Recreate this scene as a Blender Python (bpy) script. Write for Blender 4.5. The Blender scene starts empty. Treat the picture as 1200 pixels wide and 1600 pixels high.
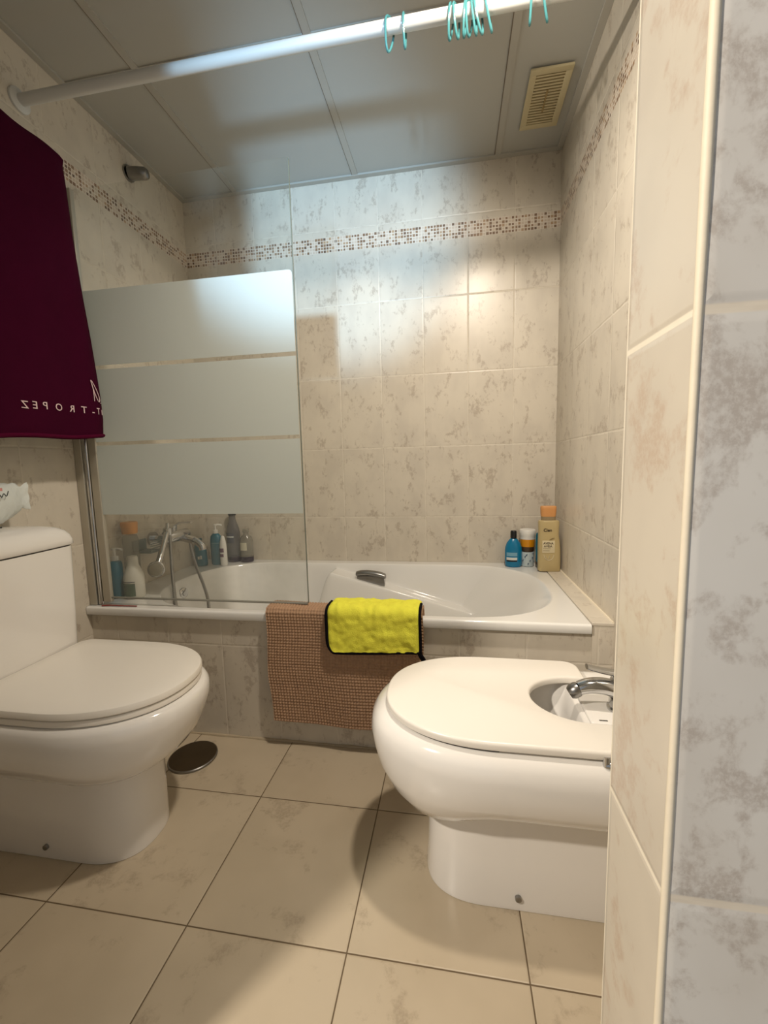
import bpy, bmesh, math, random
import numpy as np
from mathutils import Matrix, Vector
from mathutils import noise as mnoise

PI = math.pi
rng = random.Random(4)
sc = bpy.context.scene
COL = sc.collection

# ------------------------------------------------------------------ dimensions (metres)
XL, XR = -1.289, 0.4566          # left / right wall faces
YB = 1.999                       # back wall face
ZC = 2.2227                      # ceiling
RIM = 0.4588                     # bath rim height
YF = 1.2408                      # bath front
YA = 1.26                        # tiled apron face
XP = 0.1222                      # right door jamb face
YP1, YP2 = 0.2443, 0.3315        # partition wall faces
XJ = -0.613                      # left door jamb
ROW = 0.6812                     # a tile joint height

# ------------------------------------------------------------------ colour / material helpers
def lin(c):
    c = c / 255.0
    return c / 12.92 if c <= 0.04045 else ((c + 0.055) / 1.055) ** 2.4
def rgb(r, g, b, a=1.0): return (lin(r), lin(g), lin(b), a)

def new_mat(name):
    m = bpy.data.materials.new(name); m.use_nodes = True
    nt = m.node_tree; nt.nodes.clear()
    out = nt.nodes.new('ShaderNodeOutputMaterial')
    return m, nt, out
def setv(sock, v, nt):
    if hasattr(v, 'is_output'): nt.links.new(v, sock)
    else: sock.default_value = v
def M(nt, op, a, b=None, c=None):
    n = nt.nodes.new('ShaderNodeMath'); n.operation = op
    setv(n.inputs[0], a, nt)
    if b is not None: setv(n.inputs[1], b, nt)
    if c is not None: setv(n.inputs[2], c, nt)
    return n.outputs[0]
def sstep(nt, v, a, b, lo=0.0, hi=1.0):
    n = nt.nodes.new('ShaderNodeMapRange'); n.interpolation_type = 'SMOOTHSTEP'
    setv(n.inputs['Value'], v, nt)
    n.inputs['From Min'].default_value = a; n.inputs['From Max'].default_value = b
    n.inputs['To Min'].default_value = lo; n.inputs['To Max'].default_value = hi
    return n.outputs[0]
def mixc(nt, f, a, b):
    n = nt.nodes.new('ShaderNodeMix'); n.data_type = 'RGBA'
    setv(n.inputs[0], f, nt); setv(n.inputs[6], a, nt); setv(n.inputs[7], b, nt)
    return n.outputs[2]
def noise(nt, vec, scale, detail=4, rough=0.55, dist=0.0):
    n = nt.nodes.new('ShaderNodeTexNoise'); n.inputs['Scale'].default_value = scale
    n.inputs['Detail'].default_value = detail; n.inputs['Roughness'].default_value = rough
    n.inputs['Distortion'].default_value = dist
    if vec is not None: nt.links.new(vec, n.inputs['Vector'])
    return n.outputs['Fac']
def objcoord(nt):
    return nt.nodes.new('ShaderNodeTexCoord').outputs['Object']
def principled(nt, out, color, rough=0.4, metal=0.0, spec=0.5, coat=0.0):
    b = nt.nodes.new('ShaderNodeBsdfPrincipled')
    setv(b.inputs['Base Color'], color, nt); setv(b.inputs['Roughness'], rough, nt)
    b.inputs['Metallic'].default_value = metal
    b.inputs['Specular IOR Level'].default_value = spec
    b.inputs['Coat Weight'].default_value = coat; b.inputs['Coat Roughness'].default_value = 0.05
    nt.links.new(b.outputs[0], out.inputs[0])
    return b
def bump(nt, b, h, strength=0.3, dist=0.001):
    n = nt.nodes.new('ShaderNodeBump'); n.inputs['Strength'].default_value = strength
    n.inputs['Distance'].default_value = dist
    setv(n.inputs['Height'], h, nt); nt.links.new(n.outputs[0], b.inputs['Normal'])

def simple(name, color, rough=0.4, metal=0.0, spec=0.5, coat=0.0, var=0.06, vscale=9.0, bstr=0.0, bscale=200.0, bdist=0.001):
    m, nt, out = new_mat(name)
    oc = objcoord(nt)
    f = noise(nt, oc, vscale, 3)
    dark = (color[0]*(1-var), color[1]*(1-var), color[2]*(1-var), 1)
    lite = (min(1, color[0]*(1+var)), min(1, color[1]*(1+var)), min(1, color[2]*(1+var)), 1)
    c = mixc(nt, f, dark, lite)
    b = principled(nt, out, c, rough, metal, spec, coat)
    if bstr: bump(nt, b, noise(nt, oc, bscale, 3), bstr, bdist)
    return m

def tile_mat(name, ua, va, uo, vo, us, vs, grout=0.003, base=(212, 203, 187), spot=(152, 135, 118), gcol=(220, 211, 195),
             band=None, rough=0.34, n1=17.0, amount=-0.015, vstretch=0.6, wash=(204, 195, 180), gdark=0.35, spotmax=0.6):
    m, nt, out = new_mat(name)
    sep = nt.nodes.new('ShaderNodeSeparateXYZ'); nt.links.new(objcoord(nt), sep.inputs[0])
    U, V = sep.outputs['XYZ'.index(ua)], sep.outputs['XYZ'.index(va)]
    u = M(nt, 'DIVIDE', M(nt, 'SUBTRACT', U, uo), us); v = M(nt, 'DIVIDE', M(nt, 'SUBTRACT', V, vo), vs)
    iu, iv = M(nt, 'FLOOR', u), M(nt, 'FLOOR', v)
    fu, fv = M(nt, 'FRACT', u), M(nt, 'FRACT', v)
    du = M(nt, 'MULTIPLY', M(nt, 'MINIMUM', fu, M(nt, 'SUBTRACT', 1.0, fu)), us)
    dv = M(nt, 'MULTIPLY', M(nt, 'MINIMUM', fv, M(nt, 'SUBTRACT', 1.0, fv)), vs)
    d = M(nt, 'MINIMUM', du, dv)
    g = sstep(nt, d, grout*0.35, grout*0.65, 1.0, 0.0)
    idv = nt.nodes.new('ShaderNodeCombineXYZ'); nt.links.new(iu, idv.inputs[0]); nt.links.new(iv, idv.inputs[1])
    wn = nt.nodes.new('ShaderNodeTexWhiteNoise'); wn.noise_dimensions = '3D'; nt.links.new(idv.outputs[0], wn.inputs['Vector'])
    wsep = nt.nodes.new('ShaderNodeSeparateColor'); nt.links.new(wn.outputs['Color'], wsep.inputs[0])
    p = nt.nodes.new('ShaderNodeCombineXYZ')
    nt.links.new(M(nt, 'ADD', U, M(nt, 'MULTIPLY', wsep.outputs[0], 31.0)), p.inputs[0])
    nt.links.new(M(nt, 'ADD', M(nt, 'MULTIPLY', V, vstretch), M(nt, 'MULTIPLY', wsep.outputs[1], 31.0)), p.inputs[1])
    P = p.outputs[0]
    big = noise(nt, P, n1, 5, 0.6, 0.4)
    mid = noise(nt, P, n1*4.2, 5, 0.65, 0.3)
    fine = noise(nt, P, n1*22, 4, 0.7)
    lump = sstep(nt, M(nt, 'ADD', big, M(nt, 'MULTIPLY', M(nt, 'SUBTRACT', mid, 0.5), 0.7)), 0.53-amount, 0.68-amount)
    grain = sstep(nt, fine, 0.36, 0.60)
    s = M(nt, 'MULTIPLY', M(nt, 'MULTIPLY', lump, M(nt, 'MULTIPLY_ADD', grain, 0.6, 0.4)), spotmax)
    w = sstep(nt, noise(nt, P, n1*0.55, 3), 0.38, 0.66)
    c = mixc(nt, w, rgb(*base), rgb(*wash))
    c = mixc(nt, s, c, rgb(*spot))
    if band:
        z0, z1 = band
        cell = (z1 - z0) / 5.0
        bu = M(nt, 'DIVIDE', U, cell); bv = M(nt, 'DIVIDE', M(nt, 'SUBTRACT', V, z0), cell)
        bid = nt.nodes.new('ShaderNodeCombineXYZ'); nt.links.new(M(nt, 'FLOOR', bu), bid.inputs[0]); nt.links.new(M(nt, 'FLOOR', bv), bid.inputs[1])
        bw = nt.nodes.new('ShaderNodeTexWhiteNoise'); nt.links.new(bid.outputs[0], bw.inputs['Vector'])
        bs = nt.nodes.new('ShaderNodeSeparateColor'); nt.links.new(bw.outputs['Color'], bs.inputs[0])
        au = M(nt, 'ABSOLUTE', M(nt, 'SUBTRACT', M(nt, 'FRACT', bu), 0.5)); av = M(nt, 'ABSOLUTE', M(nt, 'SUBTRACT', M(nt, 'FRACT', bv), 0.5))
        half = M(nt, 'MULTIPLY_ADD', bs.outputs[1], 0.12, 0.30)
        sq = sstep(nt, M(nt, 'SUBTRACT', M(nt, 'MAXIMUM', au, av), half), -0.03, 0.06, 1.0, 0.0)
        cr = nt.nodes.new('ShaderNodeValToRGB'); cr.color_ramp.interpolation = 'CONSTANT'
        e = cr.color_ramp.elements
        e[0].position = 0.0; e[0].color = rgb(206, 190, 172); e[1].position = 0.38; e[1].color = rgb(132, 106, 84)
        for pos, cc in ((0.6, (150, 122, 96)), (0.78, (180, 152, 122)), (0.9, (112, 90, 74))):
            q = e.new(pos); q.color = rgb(*cc)
        nt.links.new(bs.outputs[0], cr.inputs[0])
        bc = mixc(nt, sq, rgb(222, 212, 198), cr.outputs[0])
        inb = M(nt, 'MULTIPLY', M(nt, 'GREATER_THAN', V, z0), M(nt, 'LESS_THAN', V, z1))
        c = mixc(nt, inb, c, bc)
    gn = sstep(nt, noise(nt, P, 30, 3), 0.45, 0.7)
    gc = mixc(nt, M(nt, 'MULTIPLY', gn, gdark), rgb(*gcol), rgb(120, 100, 78))
    c = mixc(nt, g, c, gc)
    r = M(nt, 'MULTIPLY_ADD', g, 0.4, rough)
    b = principled(nt, out, c, r, 0.0, 0.5)
    edge = sstep(nt, d, grout*0.3, grout*1.6)
    hh = M(nt, 'ADD', edge, M(nt, 'MULTIPLY', noise(nt, P, 18, 2), 0.12))
    bump(nt, b, hh, 0.5, 0.0012)
    return m

# ------------------------------------------------------------------ mesh helpers (all in world coordinates, shifted to the thing's base when linked)
def me_from(v, f, name='m'):
    me = bpy.data.meshes.new(name); me.from_pydata([tuple(map(float, p)) for p in v], [], [tuple(map(int, q)) for q in f]); me.update()
    return me
def fix(me, smooth=True, angle=38):
    bm = bmesh.new(); bm.from_mesh(me); bmesh.ops.recalc_face_normals(bm, faces=bm.faces); bm.to_mesh(me); bm.free()
    if smooth:
        me.polygons.foreach_set('use_smooth', [True]*len(me.polygons))
        me.set_sharp_from_angle(angle=math.radians(angle))
    return me
def join(*ms):
    V, F = [], []
    for v, f in ms:
        o = len(V); V += list(v); F += [tuple(i+o for i in q) for q in f]
    return V, F
def box(x0, x1, y0, y1, z0, z1):
    v = [(x, y, z) for z in (z0, z1) for y in (y0, y1) for x in (x0, x1)]
    f = [(0, 2, 3, 1), (4, 5, 7, 6), (0, 1, 5, 4), (2, 6, 7, 3), (0, 4, 6, 2), (1, 3, 7, 5)]
    return v, f
def bbox(x0, x1, y0, y1, z0, z1, r=0.003, seg=3):
    v, f = box(x0, x1, y0, y1, z0, z1)
    bm = bmesh.new(); vs = [bm.verts.new(p) for p in v]
    for q in f: bm.faces.new([vs[i] for i in q])
    bmesh.ops.recalc_face_normals(bm, faces=bm.faces)
    bmesh.ops.bevel(bm, geom=bm.edges[:], offset=r, segments=seg, affect='EDGES', profile=0.5)
    bm.verts.index_update()
    V = [tuple(p.co) for p in bm.verts]; F = [tuple(p.index for p in q.verts) for q in bm.faces]
    bm.free(); return V, F
def prism(pts, z0, z1, r=0.004, seg=3):
    """plan outline pts (x, y), extruded z0..z1, edges rounded"""
    bm = bmesh.new(); vs = [bm.verts.new((x, y, z1)) for x, y in pts]
    top = bm.faces.new(vs)
    ex = bmesh.ops.extrude_face_region(bm, geom=[top])
    for g in ex['geom']:
        if isinstance(g, bmesh.types.BMVert): g.co.z = z0
    bmesh.ops.recalc_face_normals(bm, faces=bm.faces)
    if r:
        ed = [e for e in bm.edges if abs(e.verts[0].co.z-e.verts[1].co.z) < 1e-6]
        bmesh.ops.bevel(bm, geom=ed, offset=r, segments=seg, affect='EDGES', profile=0.5, clamp_overlap=True)
    bm.verts.index_update()
    V = [tuple(p.co) for p in bm.verts]; F = [tuple(p.index for p in q.verts) for q in bm.faces]
    bm.free(); return V, F
def loft(rings, cap0=True, cap1=True, closed=True):
    n = len(rings[0]); V = [p for r in rings for p in r]; F = []
    for k in range(len(rings)-1):
        for i in range(n if closed else n-1):
            j = (i+1) % n
            F.append((k*n+i, k*n+j, (k+1)*n+j, (k+1)*n+i))
    if cap0: F.append(tuple(range(n))[::-1])
    if cap1: F.append(tuple((len(rings)-1)*n+i for i in range(n)))
    return V, F
def lathe(prof, c=(0, 0, 0), sx=1.0, sy=1.0, n=32, cap=True):
    rings = [[(c[0]+r*sx*math.cos(2*PI*i/n), c[1]+r*sy*math.sin(2*PI*i/n), c[2]+z) for i in range(n)] for r, z in prof]
    return loft(rings, cap, cap)
def frame(d):
    d = Vector(d).normalized(); a = Vector((0, 0, 1)) if abs(d.z) < 0.9 else Vector((1, 0, 0))
    u = d.cross(a).normalized(); return u, d.cross(u).normalized()
def tube(pts, r, n=10, closed=False, cap=True, flat=1.0):
    P = [Vector(p) for p in pts]; m = len(P); rings = []
    u = None
    for i in range(m):
        if closed: d = P[(i+1) % m]-P[i-1]
        else: d = P[min(i+1, m-1)]-P[max(i-1, 0)]
        d.normalize()
        if u is None: u, w = frame(d)
        else:
            u = (u - d*u.dot(d)).normalized(); w = d.cross(u)
        rr = r[i] if isinstance(r, (list, tuple)) else r
        rings.append([tuple(P[i]+u*rr*math.cos(2*PI*k/n)+w*rr*flat*math.sin(2*PI*k/n)) for k in range(n)])
    if closed:
        V, F = loft(rings, False, False); L = (m-1)*n
        for k in range(n): F.append((L+k, L+(k+1) % n, (k+1) % n, k))
        return V, F
    return loft(rings, cap, cap)
def spline(pts, k=8, closed=False):
    P = [Vector(p) for p in pts]; out = []; m = len(P)
    for i in range(m if closed else m-1):
        g = lambda q: P[q % m] if closed else P[max(0, min(m-1, q))]
        p0, p1, p2, p3 = g(i-1), g(i), g(i+1), g(i+2)
        for t in range(k):
            t /= k
            out.append(tuple(0.5*((2*p1)+(p2-p0)*t+(2*p0-5*p1+4*p2-p3)*t*t+(3*p1-p0-3*p2+p3)*t**3)))
    if not closed: out.append(tuple(P[-1]))
    return out
def cyl(a, b, r, n=20, r2=None):
    return tube([a, b], [r, r if r2 is None else r2], n)

def text_vf(s, size, bold=0.0):
    cu = bpy.data.curves.new('glyph', 'FONT'); cu.body = s; cu.size = size; cu.extrude = size*0.012; cu.offset = size*bold; cu.align_x = 'CENTER'; cu.align_y = 'CENTER'
    cu.resolution_u = 3
    o = bpy.data.objects.new('glyph', cu); COL.objects.link(o)
    dg = bpy.context.evaluated_depsgraph_get(); dg.update()
    me = bpy.data.meshes.new_from_object(o.evaluated_get(dg))
    V = [tuple(v.co) for v in me.vertices]; F = [tuple(p.vertices) for p in me.polygons]
    bpy.data.objects.remove(o); bpy.data.curves.remove(cu); bpy.data.meshes.remove(me)
    return V, F

# ------------------------------------------------------------------ scene-graph helpers
BASE = {}
def thing(name, label, cat, loc, group=None):
    o = bpy.data.objects.new(name, None); COL.objects.link(o); o.empty_display_size = 0.05
    o.location = loc; BASE[o.name] = Vector(loc); tag(o, label, cat, group); return o
def tag(o, label, cat, group=None):
    o['label'] = label; o['category'] = cat
    if group: o['group'] = group
    return o
def obj(name, vf, mat, parent=None, loc=None, smooth=True, angle=38, label=None):
    me = me_from(*vf, name=name); fix(me, smooth, angle)
    if mat is not None: me.materials.append(mat)
    o = bpy.data.objects.new(name, me); COL.objects.link(o)
    base = Vector((0, 0, 0))
    if parent is not None:
        o.parent = parent; base = BASE[parent.name]
    elif loc is not None:
        base = Vector(loc); o.location = loc
    BASE[o.name] = base
    me.transform(Matrix.Translation(-base))
    if label: o['label'] = label
    return o
def struct(name, vf, mat, smooth=False):
    o = obj(name, vf, mat, smooth=smooth); o['kind'] = 'structure'; return o

# ------------------------------------------------------------------ materials
WB = tile_mat('beige marbled wall tile, back', 'X', 'Z', 0.4705, ROW, 0.2, 1/3, band=(1.919, 1.986))
WS = tile_mat('beige marbled wall tile, sides', 'Y', 'Z', 1.554, ROW, 0.2, 1/3, band=(1.919, 1.986))
WL = tile_mat('beige marbled wall tile, left', 'Y', 'Z', 1.275, ROW, 0.2, 1/3, band=(1.919, 1.986))
WA = tile_mat('beige marbled wall tile, apron', 'X', 'Z', 0.416, 0.333, 0.2, 1/3)
WJ = tile_mat('beige marbled wall tile, jamb side', 'Y', 'Z', 0.3315-0.2, 0.6732, 0.2, 1/3, grout=0.0035, n1=13.0, amount=0.03, vstretch=0.8, spot=(186, 160, 138), spotmax=0.55, gcol=(238, 229, 210), gdark=0.1)
WF = tile_mat('beige marbled wall tile, jamb front', 'X', 'Z', 0.1222, 0.6732, 0.2, 1/3, grout=0.005, n1=13.0, amount=0.05, vstretch=0.8, spot=(150, 134, 122), base=(216, 213, 208), wash=(206, 201, 194), gcol=(222, 212, 196), gdark=0.1, spotmax=0.5)  # base greyed and lightened: cool light on this face painted into the tile
WLG = tile_mat('beige tile, ledge', 'X', 'Y', 0.3, 1.3, 0.2, 0.2, amount=-0.05)
FLOOR = tile_mat('stone effect floor tile', 'X', 'Y', -0.2078, 0.679, 0.3389, 0.3389, grout=0.0028, base=(194, 179, 155), wash=(186, 171, 147),
                 spot=(142, 125, 104), gcol=(98, 82, 60), rough=0.3, n1=7.0, amount=-0.03, vstretch=1.0, spotmax=0.45)
CEIL = simple('grey white ceiling panel', rgb(176, 175, 168), 0.42, var=0.03, vscale=3)
CBAR = simple('ceiling grid strip', rgb(174, 171, 162), 0.45, var=0.04, vscale=12)
CGAP = simple('dark joint', rgb(120, 108, 92), 0.8, var=0.2, vscale=20)
GROUT = simple('cream grout', rgb(228, 217, 195), 0.6, var=0.05, vscale=60, bstr=0.2, bscale=150)
FLGR = simple('sandy mastic', rgb(182, 166, 140), 0.7, var=0.1, vscale=40)
CERAM = simple('white glazed ceramic', rgb(236, 232, 226), 0.12, coat=0.4, var=0.01, vscale=4)
SEATP = simple('white seat plastic', rgb(238, 232, 222), 0.28, var=0.012, vscale=4)
ENAM = simple('white bath enamel', rgb(233, 231, 226), 0.14, coat=0.3, var=0.01, vscale=4)
CHROME = simple('chrome', rgb(200, 200, 200), 0.12, 1.0, var=0.05, vscale=30)
DCHROME = simple('satin chrome', rgb(150, 148, 145), 0.3, 1.0, var=0.08, vscale=30)
ALU = simple('satin aluminium', rgb(186, 180, 166), 0.4, 0.5, var=0.06, vscale=25)
BLACK = simple('black plastic', rgb(22, 22, 24), 0.35, var=0.1)
DARKG = simple('dark gap', rgb(48, 44, 40), 0.8, var=0.1)
WHITEP = simple('white plastic', rgb(232, 230, 224), 0.35, var=0.02)
RODW = simple('white enamelled rod', rgb(206, 206, 202), 0.3, var=0.02)
YELLP = simple('yellowed plastic', rgb(196, 183, 146), 0.5, var=0.08, vscale=14)
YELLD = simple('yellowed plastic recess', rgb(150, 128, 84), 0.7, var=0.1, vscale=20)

def glass_mat(name, tint, haze, gloss=0.06):
    m, nt, out = new_mat(name)
    t = nt.nodes.new('ShaderNodeBsdfTransparent'); t.inputs[0].default_value = tint
    g = nt.nodes.new('ShaderNodeBsdfGlossy'); g.inputs['Roughness'].default_value = 0.02
    ge = nt.nodes.new('ShaderNodeNewGeometry'); dp = nt.nodes.new('ShaderNodeVectorMath'); dp.operation = 'DOT_PRODUCT'
    nt.links.new(ge.outputs['Normal'], dp.inputs[0]); nt.links.new(ge.outputs['Incoming'], dp.inputs[1])
    fr = M(nt, 'MULTIPLY_ADD', M(nt, 'POWER', M(nt, 'SUBTRACT', 1.0, M(nt, 'ABSOLUTE', dp.outputs['Value'])), 5.0), 0.96, 0.04)
    mx = nt.nodes.new('ShaderNodeMixShader'); nt.links.new(M(nt, 'MULTIPLY', fr, 0.7), mx.inputs[0])
    nt.links.new(t.outputs[0], mx.inputs[1]); nt.links.new(g.outputs[0], mx.inputs[2])
    d = nt.nodes.new('ShaderNodeBsdfDiffuse'); d.inputs[0].default_value = rgb(205, 208, 200)
    m2 = nt.nodes.new('ShaderNodeMixShader')
    oc = objcoord(nt); sx = nt.nodes.new('ShaderNodeSeparateXYZ'); nt.links.new(oc, sx.inputs[0])
    low = sstep(nt, sx.outputs[2], 0.75-RIM, 0.35-RIM+0.75, 1.0, 0.25)          # limescale builds up towards the bath
    h = M(nt, 'MULTIPLY', M(nt, 'MULTIPLY', sstep(nt, noise(nt, oc, 6, 4), 0.25, 0.75), haze), low)
    nt.links.new(h, m2.inputs[0]); nt.links.new(mx.outputs[0], m2.inputs[1]); nt.links.new(d.outputs[0], m2.inputs[2])
    nt.links.new(m2.outputs[0], out.inputs[0]); return m
GLASS = glass_mat('water-marked clear glass', (0.982, 0.988, 0.982, 1), 0.11)
def frost_mat():
    m, nt, out = new_mat('frosted white glass')
    d = nt.nodes.new('ShaderNodeBsdfDiffuse'); d.inputs[0].default_value = rgb(226, 231, 226)
    tl = nt.nodes.new('ShaderNodeBsdfTranslucent'); tl.inputs[0].default_value = rgb(226, 231, 226)
    mx = nt.nodes.new('ShaderNodeMixShader'); mx.inputs[0].default_value = 0.35
    nt.links.new(d.outputs[0], mx.inputs[1]); nt.links.new(tl.outputs[0], mx.inputs[2])
    t = nt.nodes.new('ShaderNodeBsdfTransparent')
    m2 = nt.nodes.new('ShaderNodeMixShader'); nt.links.new(M(nt, 'MULTIPLY_ADD', noise(nt, objcoord(nt), 5, 2), 0.04, 0.06), m2.inputs[0])
    nt.links.new(mx.outputs[0], m2.inputs[1]); nt.links.new(t.outputs[0], m2.inputs[2])
    nt.links.new(m2.outputs[0], out.inputs[0]); return m
FROST = frost_mat()
def liquid_mat(name, color, alpha):
    m, nt, out = new_mat(name)
    b = nt.nodes.new('ShaderNodeBsdfPrincipled'); b.inputs['Roughness'].default_value = 0.12
    setv(b.inputs['Base Color'], mixc(nt, noise(nt, objcoord(nt), 20, 2), color, tuple(c*0.85 for c in color[:3])+(1,)), nt)
    t = nt.nodes.new('ShaderNodeBsdfTransparent'); t.inputs[0].default_value = (0.9, 0.92, 0.93, 1)
    mx = nt.nodes.new('ShaderNodeMixShader'); mx.inputs[0].default_value = alpha
    nt.links.new(t.outputs[0], mx.inputs[1]); nt.links.new(b.outputs[0], mx.inputs[2])
    nt.links.new(mx.outputs[0], out.inputs[0]); return m
RINGM = liquid_mat('translucent teal plastic', rgb(78, 142, 146), 0.8)

# ------------------------------------------------------------------ the room
YO = -1.0      # how far the space in front of the doorway is built
struct('floor', box(XL-0.1, 1.0, YO, YB+0.1, -0.06, 0.0), FLOOR)
struct('wall_back', box(XL-0.1, XR+0.1, YB, YB+0.1, 0, ZC+0.1), WB)
struct('wall_left', box(XL-0.1, XL, YO, YB, 0, ZC+0.1), WL)
struct('wall_right', box(XR, XR+0.1, YP2, YB, 0, ZC+0.1), WS)
struct('ceiling', box(XL-0.1, 1.0, YO, YB+0.1, ZC+0.003, ZC+0.06), CEIL)
def jamb(name, x0, x1, z0=0.0, z1=ZC):
    o = struct(name, box(x0, x1, YP1, YP2, z0, z1), WJ)
    o.data.materials.append(WF)
    for p in o.data.polygons:
        if abs(p.normal.y) > 0.5: p.material_index = 1
    return o
jamb('wall_front', XP, 1.0)
jamb('wall_front_left', XL, XJ)
jamb('wall_front_over_door', XJ, XP, 2.06, ZC)
# grouted tile edge down the corner of the jamb
struct('trim_1', tube([(XP+0.0012, YP1+0.0012, z) for z in np.linspace(0, 2.06, 30)], [0.0020+0.0006*rng.random() for _ in range(30)], 12), GROUT, True)
# ceiling grid: flat strips with a dark joint down one side
tn = 2
for x in (-1.012, -0.432, 0.187):
    struct('trim_%d' % tn, join(box(x-0.004, x+0.020, -0.2, YB-0.022, ZC-0.0015, ZC+0.004)), CBAR); tn += 1
    struct('trim_%d' % tn, box(x-0.0065, x-0.004, -0.2, YB-0.022, ZC-0.0008, ZC+0.004), CGAP); tn += 1
for y in (0.76, 1.352):
    struct('trim_%d' % tn, box(XL+0.02, XR-0.02, y, y+0.022, ZC-0.001, ZC+0.004), CBAR); tn += 1
    struct('trim_%d' % tn, box(-1.012, XR-0.02, y+0.022, y+0.0245, ZC-0.0008, ZC+0.004), CGAP); tn += 1
struct('trim_%d' % tn, bbox(XL, XR, YB-0.024, YB, ZC-0.004, ZC+0.004, 0.001), CBAR); tn += 1
struct('trim_%d' % tn, bbox(XL, XL+0.024, YP2, YB-0.024, ZC-0.004, ZC+0.004, 0.001), CBAR); tn += 1
struct('trim_%d' % tn, bbox(XR-0.024, XR, YP2, YB-0.024, ZC-0.004, ZC+0.004, 0.001), CBAR); tn += 1
# tiled bath apron and the ledge at the bath's end
struct('wall_apron', join(box(XL, XR, YA, YA+0.009, 0, 0.435), box(0.398, XR, YF+0.012, YB, 0.0, RIM-0.004)), WA)
struct('trim_%d' % tn, bbox(0.396, XR, YF+0.010, YB, RIM-0.006, RIM+0.003, 0.0015), WLG); tn += 1
struct('trim_%d' % tn, tube([(XR-0.002, YF+0.012+i*(YB-YF-0.014)/30, RIM+0.003) for i in range(31)], [0.0035+0.0012*rng.random() for _ in range(31)], 8), GROUT, True); tn += 1
# mastic line where apron meets floor
struct('trim_%d' % tn, tube([(x, YA-0.001, 0.001) for x in np.linspace(XL, XR, 60)], [0.003+0.0035*rng.random() for _ in range(60)], 8), FLGR, True); tn += 1

# ------------------------------------------------------------------ bathtub
bt = thing('bathtub', 'white built-in bathtub with chrome grip behind the tiled apron', 'bathtub', (-0.447, 1.62, 0))
def tub():
    yc, hb, xr, xl, rc = 1.608, 0.337, 0.352, -1.17, 0.30
    poly = []
    for i in range(91):                                   # rounded right end
        t = -PI/2 + PI*i/90; c, s = math.cos(t), math.sin(t)
        poly.append((xr*abs(c)**(2/2.4), yc+hb*math.copysign(abs(s)**(2/2.4), s)))
    for i in range(25):
        t = PI/2 + PI/2*i/24; poly.append((xl+rc+rc*math.cos(t), yc+hb-rc+rc*math.sin(t)))
    for i in range(25):
        t = PI + PI/2*i/24; poly.append((xl+rc+rc*math.cos(t), yc-hb+rc+rc*math.sin(t)))
    poly = np.array(poly)
    xs = np.linspace(XL+0.002, 0.393, 600); ys = np.linspace(YF+0.008, YB-0.001, 268)
    X, Y = np.meshgrid(xs, ys); P = np.stack([X.ravel(), Y.ravel()], 1)
    A = poly; B = np.roll(poly, -1, 0); dmin = np.full(len(P), 9.0); inside = np.zeros(len(P), bool)
    for a, b in zip(A, B):
        ab = b-a; L = ab@ab
        if L < 1e-12: continue
        t = np.clip(((P-a)@ab)/L, 0, 1); dmin = np.minimum(dmin, np.hypot(*(P-a-t[:, None]*ab).T))
        cond = (a[1] > P[:, 1]) != (b[1] > P[:, 1])
        if abs(ab[1]) > 1e-12: inside ^= cond & (P[:, 0] < ab[0]*(P[:, 1]-a[1])/ab[1]+a[0])
    d = np.where(inside, dmin, -dmin)
    dp = np.maximum(d, 0); dp = dp**2/(dp+0.012)
    yy = np.clip(np.abs((P[:, 1]-yc)/hb), 0, 1)
    back = np.maximum(xr*(1-yy**2.4)**(1/2.4)-P[:, 0], 0); back = back**2/(back+0.012)
    t = np.minimum(dp/0.13, back/0.55); t = np.where(d > 0, np.clip(t, 0, 1), 0)
    z = RIM - 0.34*(1-(1-t)**2)
    # armrests moulded into both long sides, falling away to the backrest
    ss = lambda v, a, b: (lambda q: q*q*(3-2*q))(np.clip((v-a)/(b-a), 0, 1))
    zs = 0.435-0.27*(P[:, 0]+0.55); zs = np.maximum(zs, 0.12)
    mask = ss(d, 0.142, 0.108)*ss(P[:, 0], -0.70, -0.56)*ss(P[:, 0], 0.30, 0.1)
    sh = 0.119+(zs-0.119)*mask
    z = np.where(d > 0.0, 0.5*(z+sh+np.sqrt((z-sh)**2+0.008**2))-0.0004, z)
    nx, ny = len(xs), len(ys)
    V = [(p[0], p[1], q) for p, q in zip(P, z)]
    F = [(j*nx+i, j*nx+i+1, (j+1)*nx+i+1, (j+1)*nx+i) for j in range(ny-1) for i in range(nx-1)]
    # rolled front lip and right-hand lip
    prof = [(0.0035, -0.0008), (0.001, -0.003), (0.0, -0.007), (0.0, -0.026), (0.002, -0.029), (0.024, -0.029)]
    prev = list(range(nx))
    for oy, oz in prof:
        s = len(V); V += [(x, YF+oy, RIM+oz) for x in xs]
        F += [(prev[i], prev[i+1], s+i+1, s+i) for i in range(nx-1)]; prev = list(range(s, s+nx))
    prev = [j*nx+nx-1 for j in range(ny)]
    for ox, oz in ((0.0015, -0.001), (0.0022, -0.005), (0.0022, -0.029)):
        s = len(V); V += [(0.393+ox, max(y, YF+0.004), RIM+oz) for y in ys]
        F += [(prev[i], prev[i+1], s+i+1, s+i) for i in range(ny-1)]; prev = list(range(s, s+ny))
    return V, F
obj('tub_body', tub(), ENAM, bt, angle=60)
gh = obj('grip_handle', loft([[(x, 1.862+0.019*math.cos(a)*k, z0+0.012*math.sin(a)*k) for a in np.linspace(0, 2*PI, 20, endpoint=False)]
      for x, z0, k in [(-0.452, 0.428, 0.5), (-0.449, 0.431, 0.9), (-0.43, 0.4345, 1), (-0.40, 0.436, 1), (-0.36, 0.433, 1), (-0.33, 0.427, 1), (-0.313, 0.421, 0.9), (-0.310, 0.418, 0.5)]]), DCHROME, bt, label='chrome grip handle')
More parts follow.
